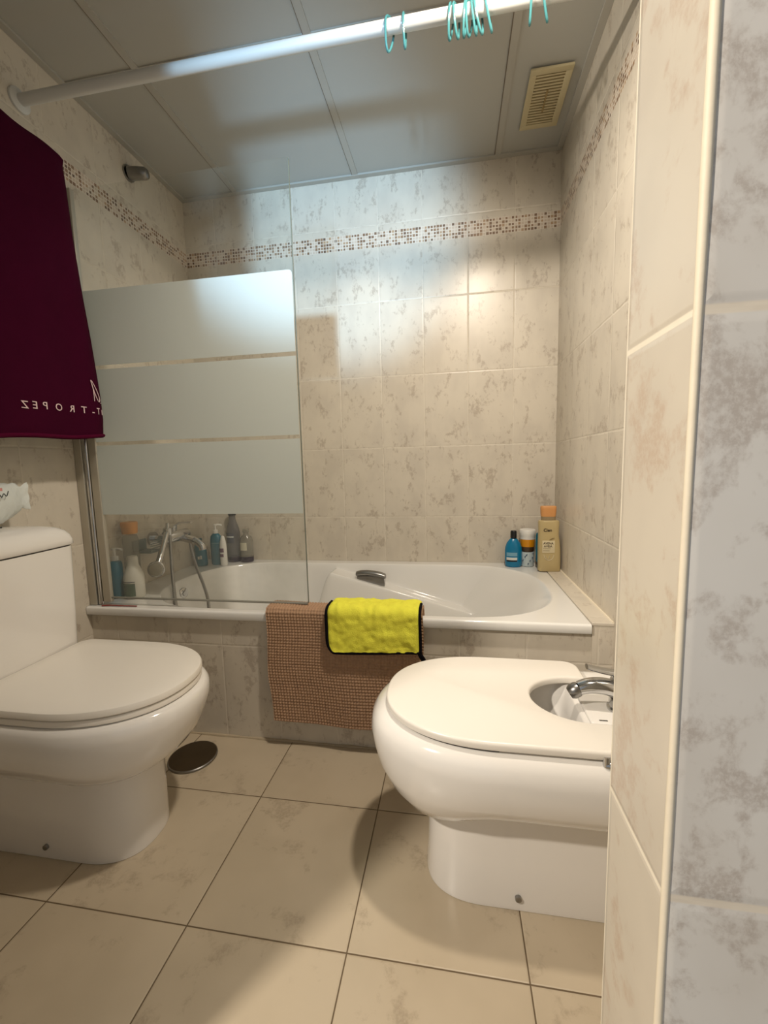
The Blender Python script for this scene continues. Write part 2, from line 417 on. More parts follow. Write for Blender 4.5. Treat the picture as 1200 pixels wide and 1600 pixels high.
obj('handle_plate', bbox(-0.447, -0.315, 1.855, 1.872, 0.375, 0.424, 0.004), DCHROME, gh)
obj('overflow_plate', join(tube([(-1.153+k, 1.584-k*0.2, 0.405) for k in (0, 0.006, 0.009)], [0.024, 0.023, 0.018], 28), tube([(-1.146, 1.583, 0.405), (-1.140, 1.582, 0.405)], [0.012, 0.010], 20)), CHROME, bt, label='chrome overflow plate')

# ------------------------------------------------------------------ shower screen
ss_ = thing('shower_screen', 'clear glass bath screen with three frosted white bands', 'shower screen', (-0.85, 1.271, RIM))
def pane():
    x0, x1, z0, z1, r = -1.213, -0.472, 0.488, 1.835, 0.004
    pts = [(x0, z0), (x1, z0)] + [(x1-r+r*math.cos(a), z1-r+r*math.sin(a)) for a in np.linspace(0, PI/2, 8)] + [(x0, z1)]
    return loft([[(x, y, z) for x, z in pts] for y in (1.268, 1.274)])
obj('glass_pane', pane(), GLASS, ss_, smooth=False)
obj('polished_edge', bbox(-0.4719, -0.4700, 1.2676, 1.2744, 0.489, 1.832, 0.0006, 2), simple('grey green glass edge', rgb(104, 112, 104), 0.2), ss_, label='grey-green polished glass edge')
for i, (z0, z1) in enumerate(((0.785, 1.022), (1.034, 1.273), (1.286, 1.524))):
    x1 = -0.4745
    r = 0.012 if i == 2 else 0.0005
    pts = [(-1.205, z0), (x1, z0)] + [(x1-r+r*math.cos(a), z1-r+r*math.sin(a)) for a in np.linspace(0, PI/2, 6)] + [(-1.205, z1)]
    obj('frosted_band', loft([[(x, y, z) for x, z in pts] for y in (1.2670, 1.2678)]), FROST, ss_, smooth=False, label='frosted white band')
wp = obj('wall_profile', bbox(XL+0.001, XL+0.030, 1.258, 1.284, RIM+0.002, 1.86, 0.002), ALU, ss_)
obj('hinge_tube', cyl((-1.247, 1.268, RIM+0.004), (-1.247, 1.268, 1.855), 0.0085, 20), CHROME, ss_)
obj('clamp_strip', bbox(-1.236, -1.205, 1.263, 1.279, RIM+0.012, 1.84, 0.003), ALU, ss_)
obj('bottom_seal', bbox(-1.205, -0.474, 1.2665, 1.2755, 0.4835, 0.489, 0.001), simple('clear grey seal', rgb(140, 138, 128), 0.5), ss_)

# ------------------------------------------------------------------ sanitary ware outlines
def dshape(ub, uf, hw, e=2.3, rc=0.03, n=64):
    """plan outline: u away from the wall, rounded front, squared back"""
    rc = min(rc, hw*0.9); c = max(uf-hw*1.35, ub+rc+0.005); pts = []
    for t in np.linspace(-PI/2, PI/2, n):
        co, si = math.cos(t), math.sin(t)
        pts.append((c+(uf-c)*abs(co)**(2/e), hw*math.copysign(abs(si)**(2/e), si)))
    for k in np.linspace(0, 1, 7)[1:]: pts.append((c+(ub+rc-c)*k, hw))
    for t in np.linspace(0, PI/2, 7)[1:]: pts.append((ub+rc-rc*math.sin(t), hw-rc+rc*math.cos(t)))
    for k in np.linspace(0, 1, 7)[1:]: pts.append((ub, (hw-rc)*(1-2*k)))
    for t in np.linspace(0, PI/2, 7)[1:]: pts.append((ub+rc-rc*math.cos(t), -hw+rc-rc*math.sin(t)))
    for k in np.linspace(0, 1, 7)[1:-1]: pts.append((ub+rc+(c-ub-rc)*k, -hw))
    return pts
def place(pts, z, wall, side, yc): return [(wall+side*u, yc+v, z) for u, v in pts]

# bidet ------------------------------------------------------------
BY = 0.902
bd = thing('bidet', 'white ceramic bidet with notched white cover and chrome tap', 'bidet', (XR-0.25, BY, 0))
def tilted(ub, uf, hw, e, zs, zf, wall, side, yc, u0, u1):
    out = []
    for u, v in dshape(ub, uf, hw, e):
        k = min(1, max(0, (u-u0)/(u1-u0))); k = k*k*(3-2*k)
        out.append((wall+side*u, yc+v, zs+(zf-zs)*k))
    return out
def bidet_body():
    R = lambda z, ub, uf, hw, e=2.2: place(dshape(ub, uf, hw, e), z, XR, -1, BY)
    T = lambda zs, zf, uf, hw, e=2.3: tilted(.02, uf, hw, e, zs, zf, XR, -1, BY, 0.36, 0.54)
    rings = [R(0.001, .02, .522, .097, 2.5), R(0.012, .02, .523, .098, 2.5), R(0.08, .02, .518, .096, 2.5), T(.200, .150, .517, .096, 2.5), T(.232, .182, .517, .096, 2.5), T(.2335, .1850, .529, .106), T(.238, .194, .552, .124),
             T(.249, .216, .586, .147), T(.267, .248, .611, .166), T(.294, .290, .631, .182), R(0.325, .02, .641, .189), R(0.355, .02, .645, .1915), R(0.38, .02, .641, .188), R(0.394, .02, .631, .180), R(0.401, .02, .618, .170), R(0.403, .02, .605, .160),
             R(0.403, .192, .575, .118), R(0.398, .197, .568, .112), R(0.36, .205, .55, .104), R(0.31, .22, .50, .085), R(0.285, .25, .43, .05)]
    return loft(rings)
obj('ceramic_body', bidet_body(), CERAM, bd, angle=55)
def cover():
    o = dshape(0.155, 0.609, 0.1745, 2.25, 0.035)
    # outline with an oval bite taken out at the wall end
    pts = []
    n = len(o); back = [i for i, p in enumerate(o) if p[0] < 0.1552]
    lo, hi = 0.088, -0.088
    seq = o[:back[0]+1]
    notch = [(0.155, 0.088)] + [(0.185+0.108*math.sin(t), 0.088*math.cos(t)) for t in np.linspace(0, PI, 32)] + [(0.155, -0.088)]
    rest = o[back[-1]:]
    pts = seq + notch + rest
    out = []
    for p in pts:
        q = (XR-p[0], BY+p[1])
        if not out or math.hypot(q[0]-out[-1][0], q[1]-out[-1][1]) > 5e-4: out.append(q)
    return prism(out, 0.4075, 0.4255, 0.006, 4)
obj('cover', cover(), SEATP, bd, angle=30, label='white cover with an oval notch')
obj('buffer_line', prism([(x, y) for x, y, z in place(dshape(0.17, 0.600, 0.166, 2.25), 0, XR, -1, BY)][:64], 0.4032, 0.4074, 0), DARKG, bd)
for s in (-1, 1):
    obj('hinge', join(cyl((0.262, BY+s*0.172, 0.400), (0.285, BY+s*0.180, 0.402), 0.007, 16), cyl((0.262, BY+s*0.172, 0.398), (0.262, BY+s*0.172, 0.417), 0.006, 16)), CHROME, bd, label='chrome hinge')
obj('tap_platform', bbox(XR-0.186, XR-0.06, BY-0.062, BY+0.05, 0.398, 0.4085, 0.004), CERAM, bd)
obj('rating_mark', bbox(XR-0.168, XR-0.152, BY-0.054, BY-0.050, 0.4085, 0.409, 0.0002), DCHROME, bd)
obj('floor_bolt', tube([(0.128, BY-0.096, 0.032), (0.128, BY-0.1035, 0.032), (0.128, BY-0.1045, 0.032)], [0.0065, 0.0065, 0.004], 16), DCHROME, bd)
tp = obj('mixer_tap', join(lathe([(0.026, 0.4085), (0.026, 0.413), (0.0225, 0.416), (0.0225, 0.468), (0.0205, 0.474), (0.0, 0.474)], (0.345, BY-0.005, 0), n=24),
     tube(spline([(0.345, BY-0.005, 0.448), (0.315, BY-0.005, 0.457), (0.285, BY-0.005, 0.457), (0.262, BY-0.005, 0.450)]), [0.022-0.0062*k/24 for k in range(25)], 20, flat=0.85)), CHROME, bd, label='chrome mixer tap')
obj('aerator', tube([(0.263, BY-0.005, 0.451), (0.258, BY-0.005, 0.447), (0.249, BY-0.005, 0.441), (0.243, BY-0.005, 0.437)], [0.013, 0.0155, 0.0155, 0.012], 18), DCHROME, tp)
obj('lever', join(tube(spline([(0.352, BY-0.005, 0.486), (0.335, BY-0.005, 0.4875), (0.305, BY-0.005, 0.492), (0.276, BY-0.005, 0.499)]), [0.014-0.004*k/24 for k in range(25)], 14, flat=0.5), lathe([(0.02, 0.474), (0.021, 0.484), (0.014, 0.491), (0.0, 0.491)], (0.347, BY-0.005, 0), n=20)), CHROME, tp)

# toilet -------------------------------------------------------------
TY = 0.868
tl = thing('toilet', 'white close-coupled toilet with lid down and cistern on the wall', 'toilet', (XL+0.3, TY, 0))
def toilet_body():
    R = lambda z, ub, uf, hw, e=2.2: place(dshape(ub, uf, hw, e), z, XL, 1, TY)
    T = lambda zs, zf, ub, uf, hw, e=2.3: tilted(ub, uf, hw, e, zs, zf, XL, 1, TY, 0.38, 0.56)
    rings = [R(0.001, .06, .535, .100, 2.5), R(0.012, .06, .536, .101, 2.5), R(0.10, .06, .537, .099, 2.5), T(.200, .185, .06, .538, .098, 2.5), T(.229, .212, .06, .539, .098, 2.5), T(.231, .2145, .05, .549, .107),
             T(.236, .220, .04, .563, .123), T(.248, .236, .02, .593, .147), T(.269, .260, .012, .622, .164), T(.297, .292, .01, .645, .179), R(0.328, .01, .661, .186), R(0.36, .01, .672, .190), R(0.385, .01, .672, .189), R(0.396, .01, .664, .183), R(0.400, .01, .65, .172)]
    return loft(rings)
obj('ceramic_bowl', toilet_body(), CERAM, tl, angle=50)
def plate(z0, z1, ub, uf, hw, dome, r=0.006, e=2.2):
    R = lambda z, i: place(dshape(ub+i, uf-i, hw-i, e), z, XL, 1, TY)
    rings = [R(z0, 0.006), R(z0, 0.002), R(z0+0.002, 0), R(z1-r, 0), R(z1-r*0.3, r*0.3), R(z1, r)]
    for k in (0.25, 0.5, 0.75, 0.92): rings.append(R(z1+dome*math.sin(k*PI/2), r+(hw-r-0.012)*k))
    return loft(rings)
obj('seat', plate(0.4015, 0.4165, 0.19, 0.655, 0.180, 0.0), SEATP, tl, angle=40)
obj('lid', plate(0.4185, 0.436, 0.19, 0.657, 0.1815, 0.006, 0.008), SEATP, tl, angle=40)
for s in (-1, 1): obj('hinge', bbox(XL+0.188, XL+0.21, TY+s*0.075-0.015, TY+s*0.075+0.015, 0.40, 0.431, 0.005), SEATP, tl)
def cist_rings(zs):
    return loft([place([(0.004+(0.181+dx-0.004)*a, b) for a, b in rrect], z, XL, 1, TY) for z, dx, rrect in zs])
def rr(hw, rc=0.03, ub=0.0, uf=1.0):
    pts = []; w = 0.18
    for t in np.linspace(0, PI/2, 8): pts.append((1-(rc/w)*(1-math.sin(t)) , -(hw-rc)-rc*math.cos(t)))
    pts2 = [(a, -b) for a, b in reversed(pts)]
    mid = [(1.0+0.04*math.cos(v*PI/2), (hw-rc)*v) for v in np.linspace(-1, 1, 9)[1:-1]]
    return [(0.0, -hw)] + pts + mid + pts2 + [(0.0, hw)]
obj('cistern', cist_rings([(0.395, 0.0, rr(0.172)), (0.41, 0.002, rr(0.174)), (0.56, 0.005, rr(0.180)), (0.722, 0.008, rr(0.184))]), CERAM, tl, angle=50)
obj('joint_line', cist_rings([(0.7215, 0.005, rr(0.181)), (0.7265, 0.005, rr(0.181))]), DARKG, tl)
lidz = [(0.7255, 0.009, 0.187), (0.728, 0.012, 0.189), (0.742, 0.012, 0.187), (0.755, 0.009, 0.182), (0.768, 0.003, 0.172), (0.778, -0.006, 0.154), (0.785, -0.018, 0.128), (0.7895, -0.035, 0.095), (0.792, -0.06, 0.055)]
obj('cistern_lid', cist_rings([(z, dx, rr(hw, 0.03)) for z, dx, hw in lidz]), CERAM, tl, angle=60)
obj('flush_button', lathe([(0.024, 0.788), (0.024, 0.7955), (0.021, 0.798), (0.0, 0.798)], (XL+0.09, TY-0.045, 0), n=24), CHROME, tl, label='chrome flush button')
obj('floor_bolt', tube([(-0.978, TY-0.098, 0.034), (-0.978, TY-0.1065, 0.034), (-0.978, TY-0.1075, 0.034)], [0.0065, 0.0065, 0.004], 16), DCHROME, tl)

# ------------------------------------------------------------------ floor drain cover
dc = thing('drain_cover', 'round dark metal drain cover on the floor beside toilet', 'drain cover', (-0.842, 1.142, 0))
obj('disc', lathe([(0.0, 0.001), (0.071, 0.001), (0.0735, 0.004), (0.072, 0.0075), (0.066, 0.009), (0.0, 0.0098)], (-0.842, 1.142, 0), n=56, cap=False), simple('dull dark steel', rgb(96, 84, 66), 0.38, 0.9, var=0.15, vscale=16), dc)
obj('edge_ring', lathe([(0.0735, 0.0005), (0.0755, 0.002), (0.0750, 0.006), (0.0722, 0.0078), (0.0718, 0.0005)], (-0.842, 1.142, 0), n=56, cap=False), DCHROME, dc)

# ------------------------------------------------------------------ bath mat over the rim
def arc(c, r, a0, a1, n): return [(c[0]+r*math.cos(a), c[1]+r*math.sin(a)) for a in np.linspace(a0, a1, n)]
def resample(path, step):
    p = np.array(path); s = np.concatenate([[0], np.cumsum(np.hypot(*np.diff(p, axis=0).T))])
    n = max(2, int(round(s[-1]/step))); q = np.linspace(0, s[-1], n+1)
    return np.stack([np.interp(q, s, p[:, 0]), np.interp(q, s, p[:, 1])], 1), q
def drape(path, x0, x1, step, xstep, disp, thick, skew=0.0):
    """sheet following path (Y,Z) front-bottom -> over the rim -> inside, between x0 and x1; disp(X,S) lifts the outer skin"""
    p, s = resample(path, step); d = np.gradient(p, axis=0); d /= np.hypot(*d.T)[:, None]
    nrm = np.stack([-d[:, 1], d[:, 0]], 1)
    nx = int(round((x1-x0)/xstep)); xs = np.linspace(x0, x1, nx+1)
    V = []
    for side in (1, 0):
        for k in range(len(p)):
            for i, x in enumerate(xs):
                off, ox, oz = disp(x, s[k], k)
                h = off if side else -thick
                V.append((x+ox, p[k, 0]+nrm[k, 0]*h+0.0, p[k, 1]+nrm[k, 1]*h+oz))
    m = nx+1; N = len(p)*m; F = []
    for k in range(len(p)-1):
        for i in range(nx):
            a = k*m+i; F.append((a, a+1, a+m+1, a+m)); F.append((N+a, N+a+m, N+a+m+1, N+a+1))
    for k in range(len(p)-1):
        F.append((k*m, (k+1)*m, N+(k+1)*m, N+k*m)); F.append((k*m+nx, N+k*m+nx, N+(k+1)*m+nx, (k+1)*m+nx))
    for i in range(nx):
        F.append((i, N+i, N+i+1, i+1)); k = (len(p)-1)*m; F.append((k+i, k+i+1, N+k+i+1, N+k+i))
    return V, F
mpath = [(1.222, 0.10), (1.225, 0.25), (1.2275, 0.40), (1.2285, 0.455)] + arc((1.2425, 0.4645), 0.0135, PI, PI/2, 8) + [(1.262, 0.4785), (1.29, 0.4775)] + arc((1.296, 0.464), 0.0135, PI/2, 0, 6) + [(1.3105, 0.445)]
def mdisp(x, s, k):
    row = 0.0098; c = s/row
    wob = 0.0012*math.sin(9*s+14*x)+0.0008*math.sin(31*x)
    j = math.floor(c); xx = (x+0.0011*math.sin(j*12.9)+0.0006*math.sin(40*s))/0.0098
    b = max(0.0, abs(math.sin(PI*c))**0.6*abs(math.sin(PI*xx))**0.6)
    fold = 0.004*math.sin(17*x+2.2*s)*min(1, max(0, (0.36-s)/0.3))
    low = max(0, (0.15-s)/0.15)
    return 0.0012+0.0052*b+fold+wob, 0.012*low*(1 if x < -0.35 else 0.6)+0.002*math.sin(26*s), -0.006*low*math.sin((x+0.6)*7)-0.004*low*(x+0.6)
MATC = simple('brown chenille', rgb(180, 146, 118), 0.95, spec=0.1, var=0.14, vscale=60, bstr=0.6, bscale=900, bdist=0.002)
mt = obj('bath_mat', drape(mpath, -0.601, -0.094, 0.0019, 0.0022, mdisp, 0.004), MATC, loc=(-0.35, 1.23, 0.3), angle=80)
tag(mt, 'brown nubby chenille bath mat hung over the bath rim', 'bath mat')
# ------------------------------------------------------------------ yellow cloth on the mat
cl = thing('cleaning_cloth', 'yellow microfibre cloth with black edging lying over the brown mat', 'cloth', (-0.245, 1.215, 0.42))
cpath = [(1.2065, 0.356), (1.2085, 0.42), (1.2105, 0.46)] + arc((1.2265, 0.475), 0.0165, PI, PI/2, 8) + [(1.25, 0.4935), (1.285, 0.493)] + arc((1.293, 0.478), 0.015, PI/2, 0.2, 5)
def cdisp(x, s, k):
    t = (x+0.389)/0.287
    bumpy = 0.0042*mnoise.noise(Vector((x*28, s*28, 3)))+0.0026*mnoise.noise(Vector((x*75, s*60, 9)))
    lump = 0.010*math.exp(-((x+0.345)/0.03)**2)*math.exp(-((s-0.135)/0.03)**2)
    ed = min(1, min(x+0.389, -0.102-x)/0.012); ed = max(0, ed)
    bot = max(0, 1-s/0.03)
    cor = max(0, 1-(x+0.389)/0.028)                      # rounded lower corner
    dz = 0.012*t*bot*1.0 + 0.03*bot*(1-math.sqrt(max(0, 1-cor*cor)))
    return 0.003+(0.005+bumpy)*ed**0.5+lump, 0.0, dz
YC = simple('yellow microfibre', rgb(255, 246, 84), 0.95, spec=0.1, var=0.14, vscale=30, bstr=0.8, bscale=420, bdist=0.003)
obj('cloth_sheet', drape(cpath, -0.389, -0.102, 0.004, 0.004, cdisp, 0.004), YC, cl, angle=80)
BT = simple('black edging tape', rgb(16, 14, 18), 0.9, spec=0.1)
ep = [(-0.391, 1.268, 0.497), (-0.391, 1.228, 0.497), (-0.392, 1.211, 0.489), (-0.3925, 1.205, 0.47), (-0.392, 1.203, 0.42), (-0.3915, 1.202, 0.395), (-0.388, 1.202, 0.375), (-0.376, 1.202, 0.3575), (-0.355, 1.202, 0.3535), (-0.25, 1.202, 0.358), (-0.16, 1.202, 0.364), (-0.103, 1.202, 0.367), (-0.100, 1.202, 0.374), (-0.100, 1.203, 0.42), (-0.101, 1.205, 0.47), (-0.101, 1.211, 0.489), (-0.101, 1.228, 0.497), (-0.101, 1.268, 0.497)]
obj('edging', tube(spline(ep, 6), 0.0046, 10), BT, cl, label='black edging')
obj('hanging_loop', tube(spline([(-0.102, 1.202, 0.368), (-0.094, 1.200, 0.356), (-0.088, 1.200, 0.346), (-0.092, 1.201, 0.342), (-0.100, 1.202, 0.352), (-0.106, 1.202, 0.366)], 6), 0.0042, 8), BT, cl, label='black hanging loop')

# ------------------------------------------------------------------ burgundy towel on a rail
rl = thing('towel_rail', 'chrome rail under the burgundy towel above the toilet', 'towel rail', (XL, 0.85, 1.848))
obj('bar', cyl((-1.166, 0.50, 1.8615), (-1.166, 1.155, 1.8615), 0.0125, 18), CHROME, rl)
for y in (0.52, 1.14): obj('bracket', join(cyl((XL+0.0005, y, 1.8615), (-1.166, y, 1.8615), 0.007, 14), cyl((XL+0.0005, y, 1.8615), (XL+0.010, y, 1.8615), 0.022, 20)), CHROME, rl)
tw = thing('towel', 'dark burgundy bath towel with white lettering hanging over the toilet', 'towel', (-1.15, 0.9, 1.04))
def redge(z): return float(np.interp(z, [1.03, 1.048, 1.10, 1.179, 1.299, 1.471, 1.655, 1.80, 1.859, 1.882], [1.238, 1.240, 1.246, 1.243, 1.232, 1.217, 1.205, 1.200, 1.195, 1.176]))
def tx(y, z):
    k = min(1, max(0, (1.86-z)/0.5)); e = max(0, (y-(redge(z)-0.05))/0.05)
    return -1.140+0.006*k*math.sin(15*y+1.5*z+0.6)+0.004*k*math.sin(34*y-2*z)-0.016*e*e
def towel():
    front = [(0, z) for z in np.concatenate([np.linspace(1.036, 1.85, 74)])]
    V, F = [], []; ny = 90
    def row(kind, z):
        r = redge(z) if kind == 0 else redge(min(z, 1.7))-0.012
        for i in range(ny+1):
            y = 0.55+(r-0.55)*i/ny
            sag = 0.0
            drop = (-0.012+0.02*((y-0.9)/0.34) + 0.003*math.sin(21*y)) * max(0, (1.2-z)/0.164) if z < 1.2 else 0
            V.append((tx(y, z) if kind == 0 else -1.193+0.005*math.sin(14*y+z), y, z-sag+drop))
    rows = 0
    for _, z in front: row(0, z); rows += 1
    for a in np.linspace(0, PI, 10)[1:-1]:
        r = redge(1.86)-0.012*(a/PI)-0.02*math.sin(a)
        for i in range(ny+1):
            y = 0.55+(r-0.55)*i/ny
            sag = 0.0
            V.append((-1.1665+0.0265*math.cos(a), y, 1.85+0.030*math.sin(a)-sag*0.8+0.003*math.sin(40*y)))
        rows += 1
    for z in np.linspace(1.85, 1.10, 40): row(1, z); rows += 1
    m = ny+1
    for k in range(rows-1):
        for i in range(ny): F.append((k*m+i, k*m+i+1, (k+1)*m+i+1, (k+1)*m+i))
    return V, F
TC = simple('burgundy terry', rgb(60, 5, 32), 0.95, spec=0.08, var=0.15, vscale=12, bstr=0.7, bscale=700, bdist=0.002)
ts = obj('cloth', towel(), TC, tw, angle=80)
md = ts.modifiers.new('thick', 'SOLIDIFY'); md.thickness = 0.006; md.offset = -1
hem = [(tx(y, 1.04)+0.001, y, 1.043+(-0.012+0.02*((y-0.9)/0.34)+0.003*math.sin(21*y))) for y in np.linspace(0.55, 1.237, 60)]
obj('hem', tube(hem, 0.0055, 8), simple('burgundy hem', rgb(78, 8, 40), 0.95, spec=0.08), tw)
LET = simple('pale pink stitching', rgb(226, 198, 198), 0.8)
def letter(vf): obj('letter', vf, LET, ts, smooth=False, label='pale mirrored letter')
for ch, yy, zz in (('Z', 0.984, 1.1185), ('E', 1.010, 1.1205), ('P', 1.038, 1.1225), ('O', 1.080, 1.1235), ('R', 1.124, 1.1245), ('T', 1.161, 1.1255), ('-', 1.190, 1.1235), ('T', 1.209, 1.1265)):
    v, f = text_vf(ch, 0.029)
    sq = 0.72 if yy > 1.2 else 1.0
    letter(([(tx(yy-x*sq, zz+y)+0.0032+z, yy-x*sq, zz+y) for x, y, z in v], f))
def stroke(pts, r=0.0012): return tube(spline([(tx(y, z)+0.004, y, z) for y, z in pts], 6), r, 6)
letter(stroke([(1.226, 1.134), (1.2265, 1.118)], 0.0010))
obj('monogram', stroke([(1.197, 1.158), (1.197, 1.180), (1.196, 1.196), (1.191, 1.222), (1.203, 1.205), (1.216, 1.180), (1.220, 1.165), (1.216, 1.158), (1.208, 1.166), (1.199, 1.188), (1.193, 1.212)]), LET, ts, smooth=False, label='pale mirrored handwritten initial')
obj('full_stop', stroke([(1.2255, 1.156), (1.2265, 1.155)], 0.0016), LET, ts, smooth=False)

# ------------------------------------------------------------------ packet on the cistern
pk = thing('wipes_packet', 'white crumpled plastic packet standing on the cistern lid', 'packet', (-1.19, 0.86, 0.80))
def packet():
    rings = []
    for k, u in enumerate(np.linspace(0, 1, 26)):
        y = 0.755+u*0.245; w = 0.056*math.sin(PI*min(1, (u*0.84+0.08)))**0.6 if u < 0.93 else 0.03
        th = 0.034*max(0.05, (1-((u-0.40)/0.56)**2)) if u < 0.9 else 0.0035
        lift = 0.022*max(0, (u-0.45))/0.55
        if u >= 0.9: w = 0.026+0.012*(u-0.9)/0.1
        ring = []
        for a in np.linspace(0, 2*PI, 40, endpoint=False):
            cz = math.cos(a); cx = math.sin(a)
            cr = 0.0035*math.sin(5*a+u*17)*math.sin(u*31+a*2)*(0.4+u)
            ring.append((-1.188+(th+cr*0.7)*cx+0.006*math.sin(u*40)*max(0, u-0.8), y, 0.850+lift*0.9+(w+cr)*cz))
        rings.append(ring)
    return loft(rings)
PK = simple('white film', rgb(216, 220, 216), 0.3, var=0.05, vscale=30, bstr=0.5, bscale=40, bdist=0.004)
obj('wrapper', packet(), PK, pk, angle=70)
scr = [(-1.1505, y, z) for y, z in [(0.87, 0.872), (0.876, 0.880), (0.881, 0.870), (0.886, 0.879), (0.891, 0.872), (0.896, 0.881), (0.901, 0.874), (0.907, 0.883), (0.913, 0.876), (0.919, 0.889)]]
obj('print', join(tube(spline(scr, 5), 0.0012, 6), ), simple('dark print', rgb(70, 76, 70), 0.6), pk, label='dark script print')
obj('colour_flash', bbox(-1.152, -1.1505, 0.82, 0.905, 0.890, 0.898, 0.0004), simple('pink print', rgb(206, 140, 134), 0.6), pk, label='pink printed flash')
bk = obj('hair_clip', tube(spline([(-1.150, 0.79, 0.797), (-1.149, 0.83, 0.7985), (-1.148, 0.865, 0.7985), (-1.147, 0.888, 0.797)], 6), [0.006]*8+[0.007]*8+[0.003]*3, 10, flat=0.7), BLACK, loc=(-1.13, 0.85, 0.79))
tag(bk, 'small flat black object on cistern lid under the white packet', 'clip')

# ------------------------------------------------------------------ shower rod and rings
RY, RZ = 1.2, 2.054
rd = thing('curtain_rod', 'long white shower curtain rod spanning under the ceiling', 'curtain rod', (-0.4, RY, RZ))
obj('rod', cyl((XL+0.004, RY, RZ), (XR-0.004, RY, RZ), 0.0155, 28), RODW, rd)
for x, s in ((XL, 1), (XR, -1)): obj('flange', tube([(x+s*0.0005, RY, RZ), (x+s*0.006, RY, RZ), (x+s*0.012, RY, RZ)], [0.033, 0.032, 0.020], 28), RODW, rd)
def ring_vf(x, tilt, yaw):
    pts = []
    for t in np.linspace(-0.35, 2*PI-0.62, 34):
        yv = 0.0215*math.sin(t); zv = 0.021*math.cos(t) if math.cos(t) > 0 else 0.052*math.cos(t)
        if math.cos(t) < 0: yv *= (1-0.25*abs(math.cos(t)))
        pts.append((x+tilt*(zv-0.02)+yaw*yv, RY+yv, RZ-0.003+zv))
    return tube(pts, 0.003, 8)
ringlab = ['leftmost pale teal curtain ring hanging from the white rod', 'second teal curtain ring from left end of rod', 'third teal ring from the left, first of the bunch on the rod',
           'fourth teal ring from the left, touching its neighbour on the rod', 'fifth teal ring from the left, in the middle of the bunch', 'sixth teal ring from the left, tight in the bunch',
           'seventh teal ring from the left, tight in the bunch on rod', 'eighth teal ring from the left, last but one of the bunch', 'ninth teal ring from the left, last of the bunch on the rod',
           'tenth teal ring from the left, near the right end of rod', 'rightmost teal curtain ring on the white rod']
for (x, tilt, yw), lab in zip([(-0.152, 0.12, 0.35), (-0.116, 0.0, 0.05), (0.004, 0.1, 0.2), (0.014, -0.05, 0.35), (0.040, 0.1, 0.15), (0.048, 0.05, 0.4), (0.056, -0.1, 0.3), (0.066, -0.15, 0.5), (0.087, -0.2, 0.3), (0.196, 0.05, 0.1), (0.222, -0.15, 0.35)], ringlab):
    o = obj('curtain_ring', ring_vf(x, tilt, yw), RINGM, loc=(x, RY, RZ)); tag(o, lab, 'curtain ring', 'teal curtain rings on the rod')

# ------------------------------------------------------------------ shower outlet, vent
so = thing('shower_outlet', 'short chrome shower outlet high on the tiled side wall', 'shower head', (XL, 1.642, 2.126))
obj('wall_plate', cyl((XL+0.0005, 1.642, 2.128), (XL+0.007, 1.642, 2.128), 0.030, 28), DCHROME, so)
obj('nozzle', tube([(XL+0.007, 1.642, 2.128), (XL+0.045, 1.650, 2.128), (XL+0.068, 1.655, 2.127), (XL+0.077, 1.657, 2.126), (XL+0.080, 1.657, 2.126)], [0.0245, 0.0235, 0.022, 0.016, 0.004], 24), DCHROME, so)
vt = thing('air_vent', 'yellowed plastic air vent grille in the ceiling corner', 'vent', (0.331, 1.723, ZC))
X0, X1, Y0, Y1 = 0.262, 0.400, 1.597, 1.852
zt, zb = ZC-0.002, ZC-0.010
fr = join(bbox(X0, X1, Y0, Y0+0.022, zb, zt, 0.002), bbox(X0, X1, Y1-0.022, Y1, zb, zt, 0.002), bbox(X0, X0+0.022, Y0+0.02, Y1-0.02, zb, zt, 0.002), bbox(X1-0.022, X1, Y0+0.02, Y1-0.02, zb, zt, 0.002))
obj('frame', fr, YELLP, vt)
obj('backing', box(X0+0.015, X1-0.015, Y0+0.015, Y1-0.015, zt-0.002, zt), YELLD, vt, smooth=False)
for k in range(17):
    y = Y0+0.029+k*0.0123
    obj('slat', bbox(X0+0.021, X1-0.021, y-0.003, y+0.0035, zb+0.001, zt-0.002, 0.001, 2), YELLP, vt)
obj('slider', bbox(0.329, 0.335, 1.68, 1.775, zb-0.001, zb+0.003, 0.001), YELLD, vt)

# ------------------------------------------------------------------ bath mixer, hand shower, rack
mx = thing('bath_mixer', 'chrome wall mixer tap over the bath behind the glass screen', 'tap', (XL, 1.65, 0.64))
obj('mixer_body', tube([(-1.225, 1.57, 0.64), (-1.225, 1.58, 0.64), (-1.225, 1.66, 0.64), (-1.225, 1.74, 0.64), (-1.225, 1.75, 0.64)], [0.018, 0.024, 0.026, 0.024, 0.018], 24), CHROME, mx)
for y in (1.595, 1.725): obj('wall_union', join(cyl((XL+0.0005, y, 0.64), (-1.225, y, 0.64), 0.014, 18), cyl((XL+0.0005, y, 0.64), (XL+0.012, y, 0.64), 0.03, 24)), CHROME, mx)
obj('lever', tube(spline([(-1.225, 1.66, 0.665), (-1.215, 1.655, 0.69), (-1.185, 1.65, 0.702), (-1.13, 1.645, 0.705)], 6), [0.014]*6+[0.010]*6+[0.007]*7, 12, flat=0.5), CHROME, mx)
obj('spout', tube(spline([(-1.225, 1.70, 0.63), (-1.19, 1.70, 0.622), (-1.15, 1.70, 0.61), (-1.125, 1.70, 0.59), (-1.12, 1.70, 0.572)], 6), [0.018]*12+[0.016]*13, 16), CHROME, mx)
obj('shower_cradle', join(tube(spline([(-1.225, 1.59, 0.662), (-1.20, 1.575, 0.678), (-1.185, 1.565, 0.676)], 6), 0.009, 12), tube([(-1.185, 1.565, 0.664), (-1.185, 1.562, 0.692)], [0.016, 0.018], 18)), CHROME, mx)
hs = thing('hand_shower', 'chrome hand shower and hose hung from the bath mixer', 'hand shower', (-1.185, 1.56, 0.60))
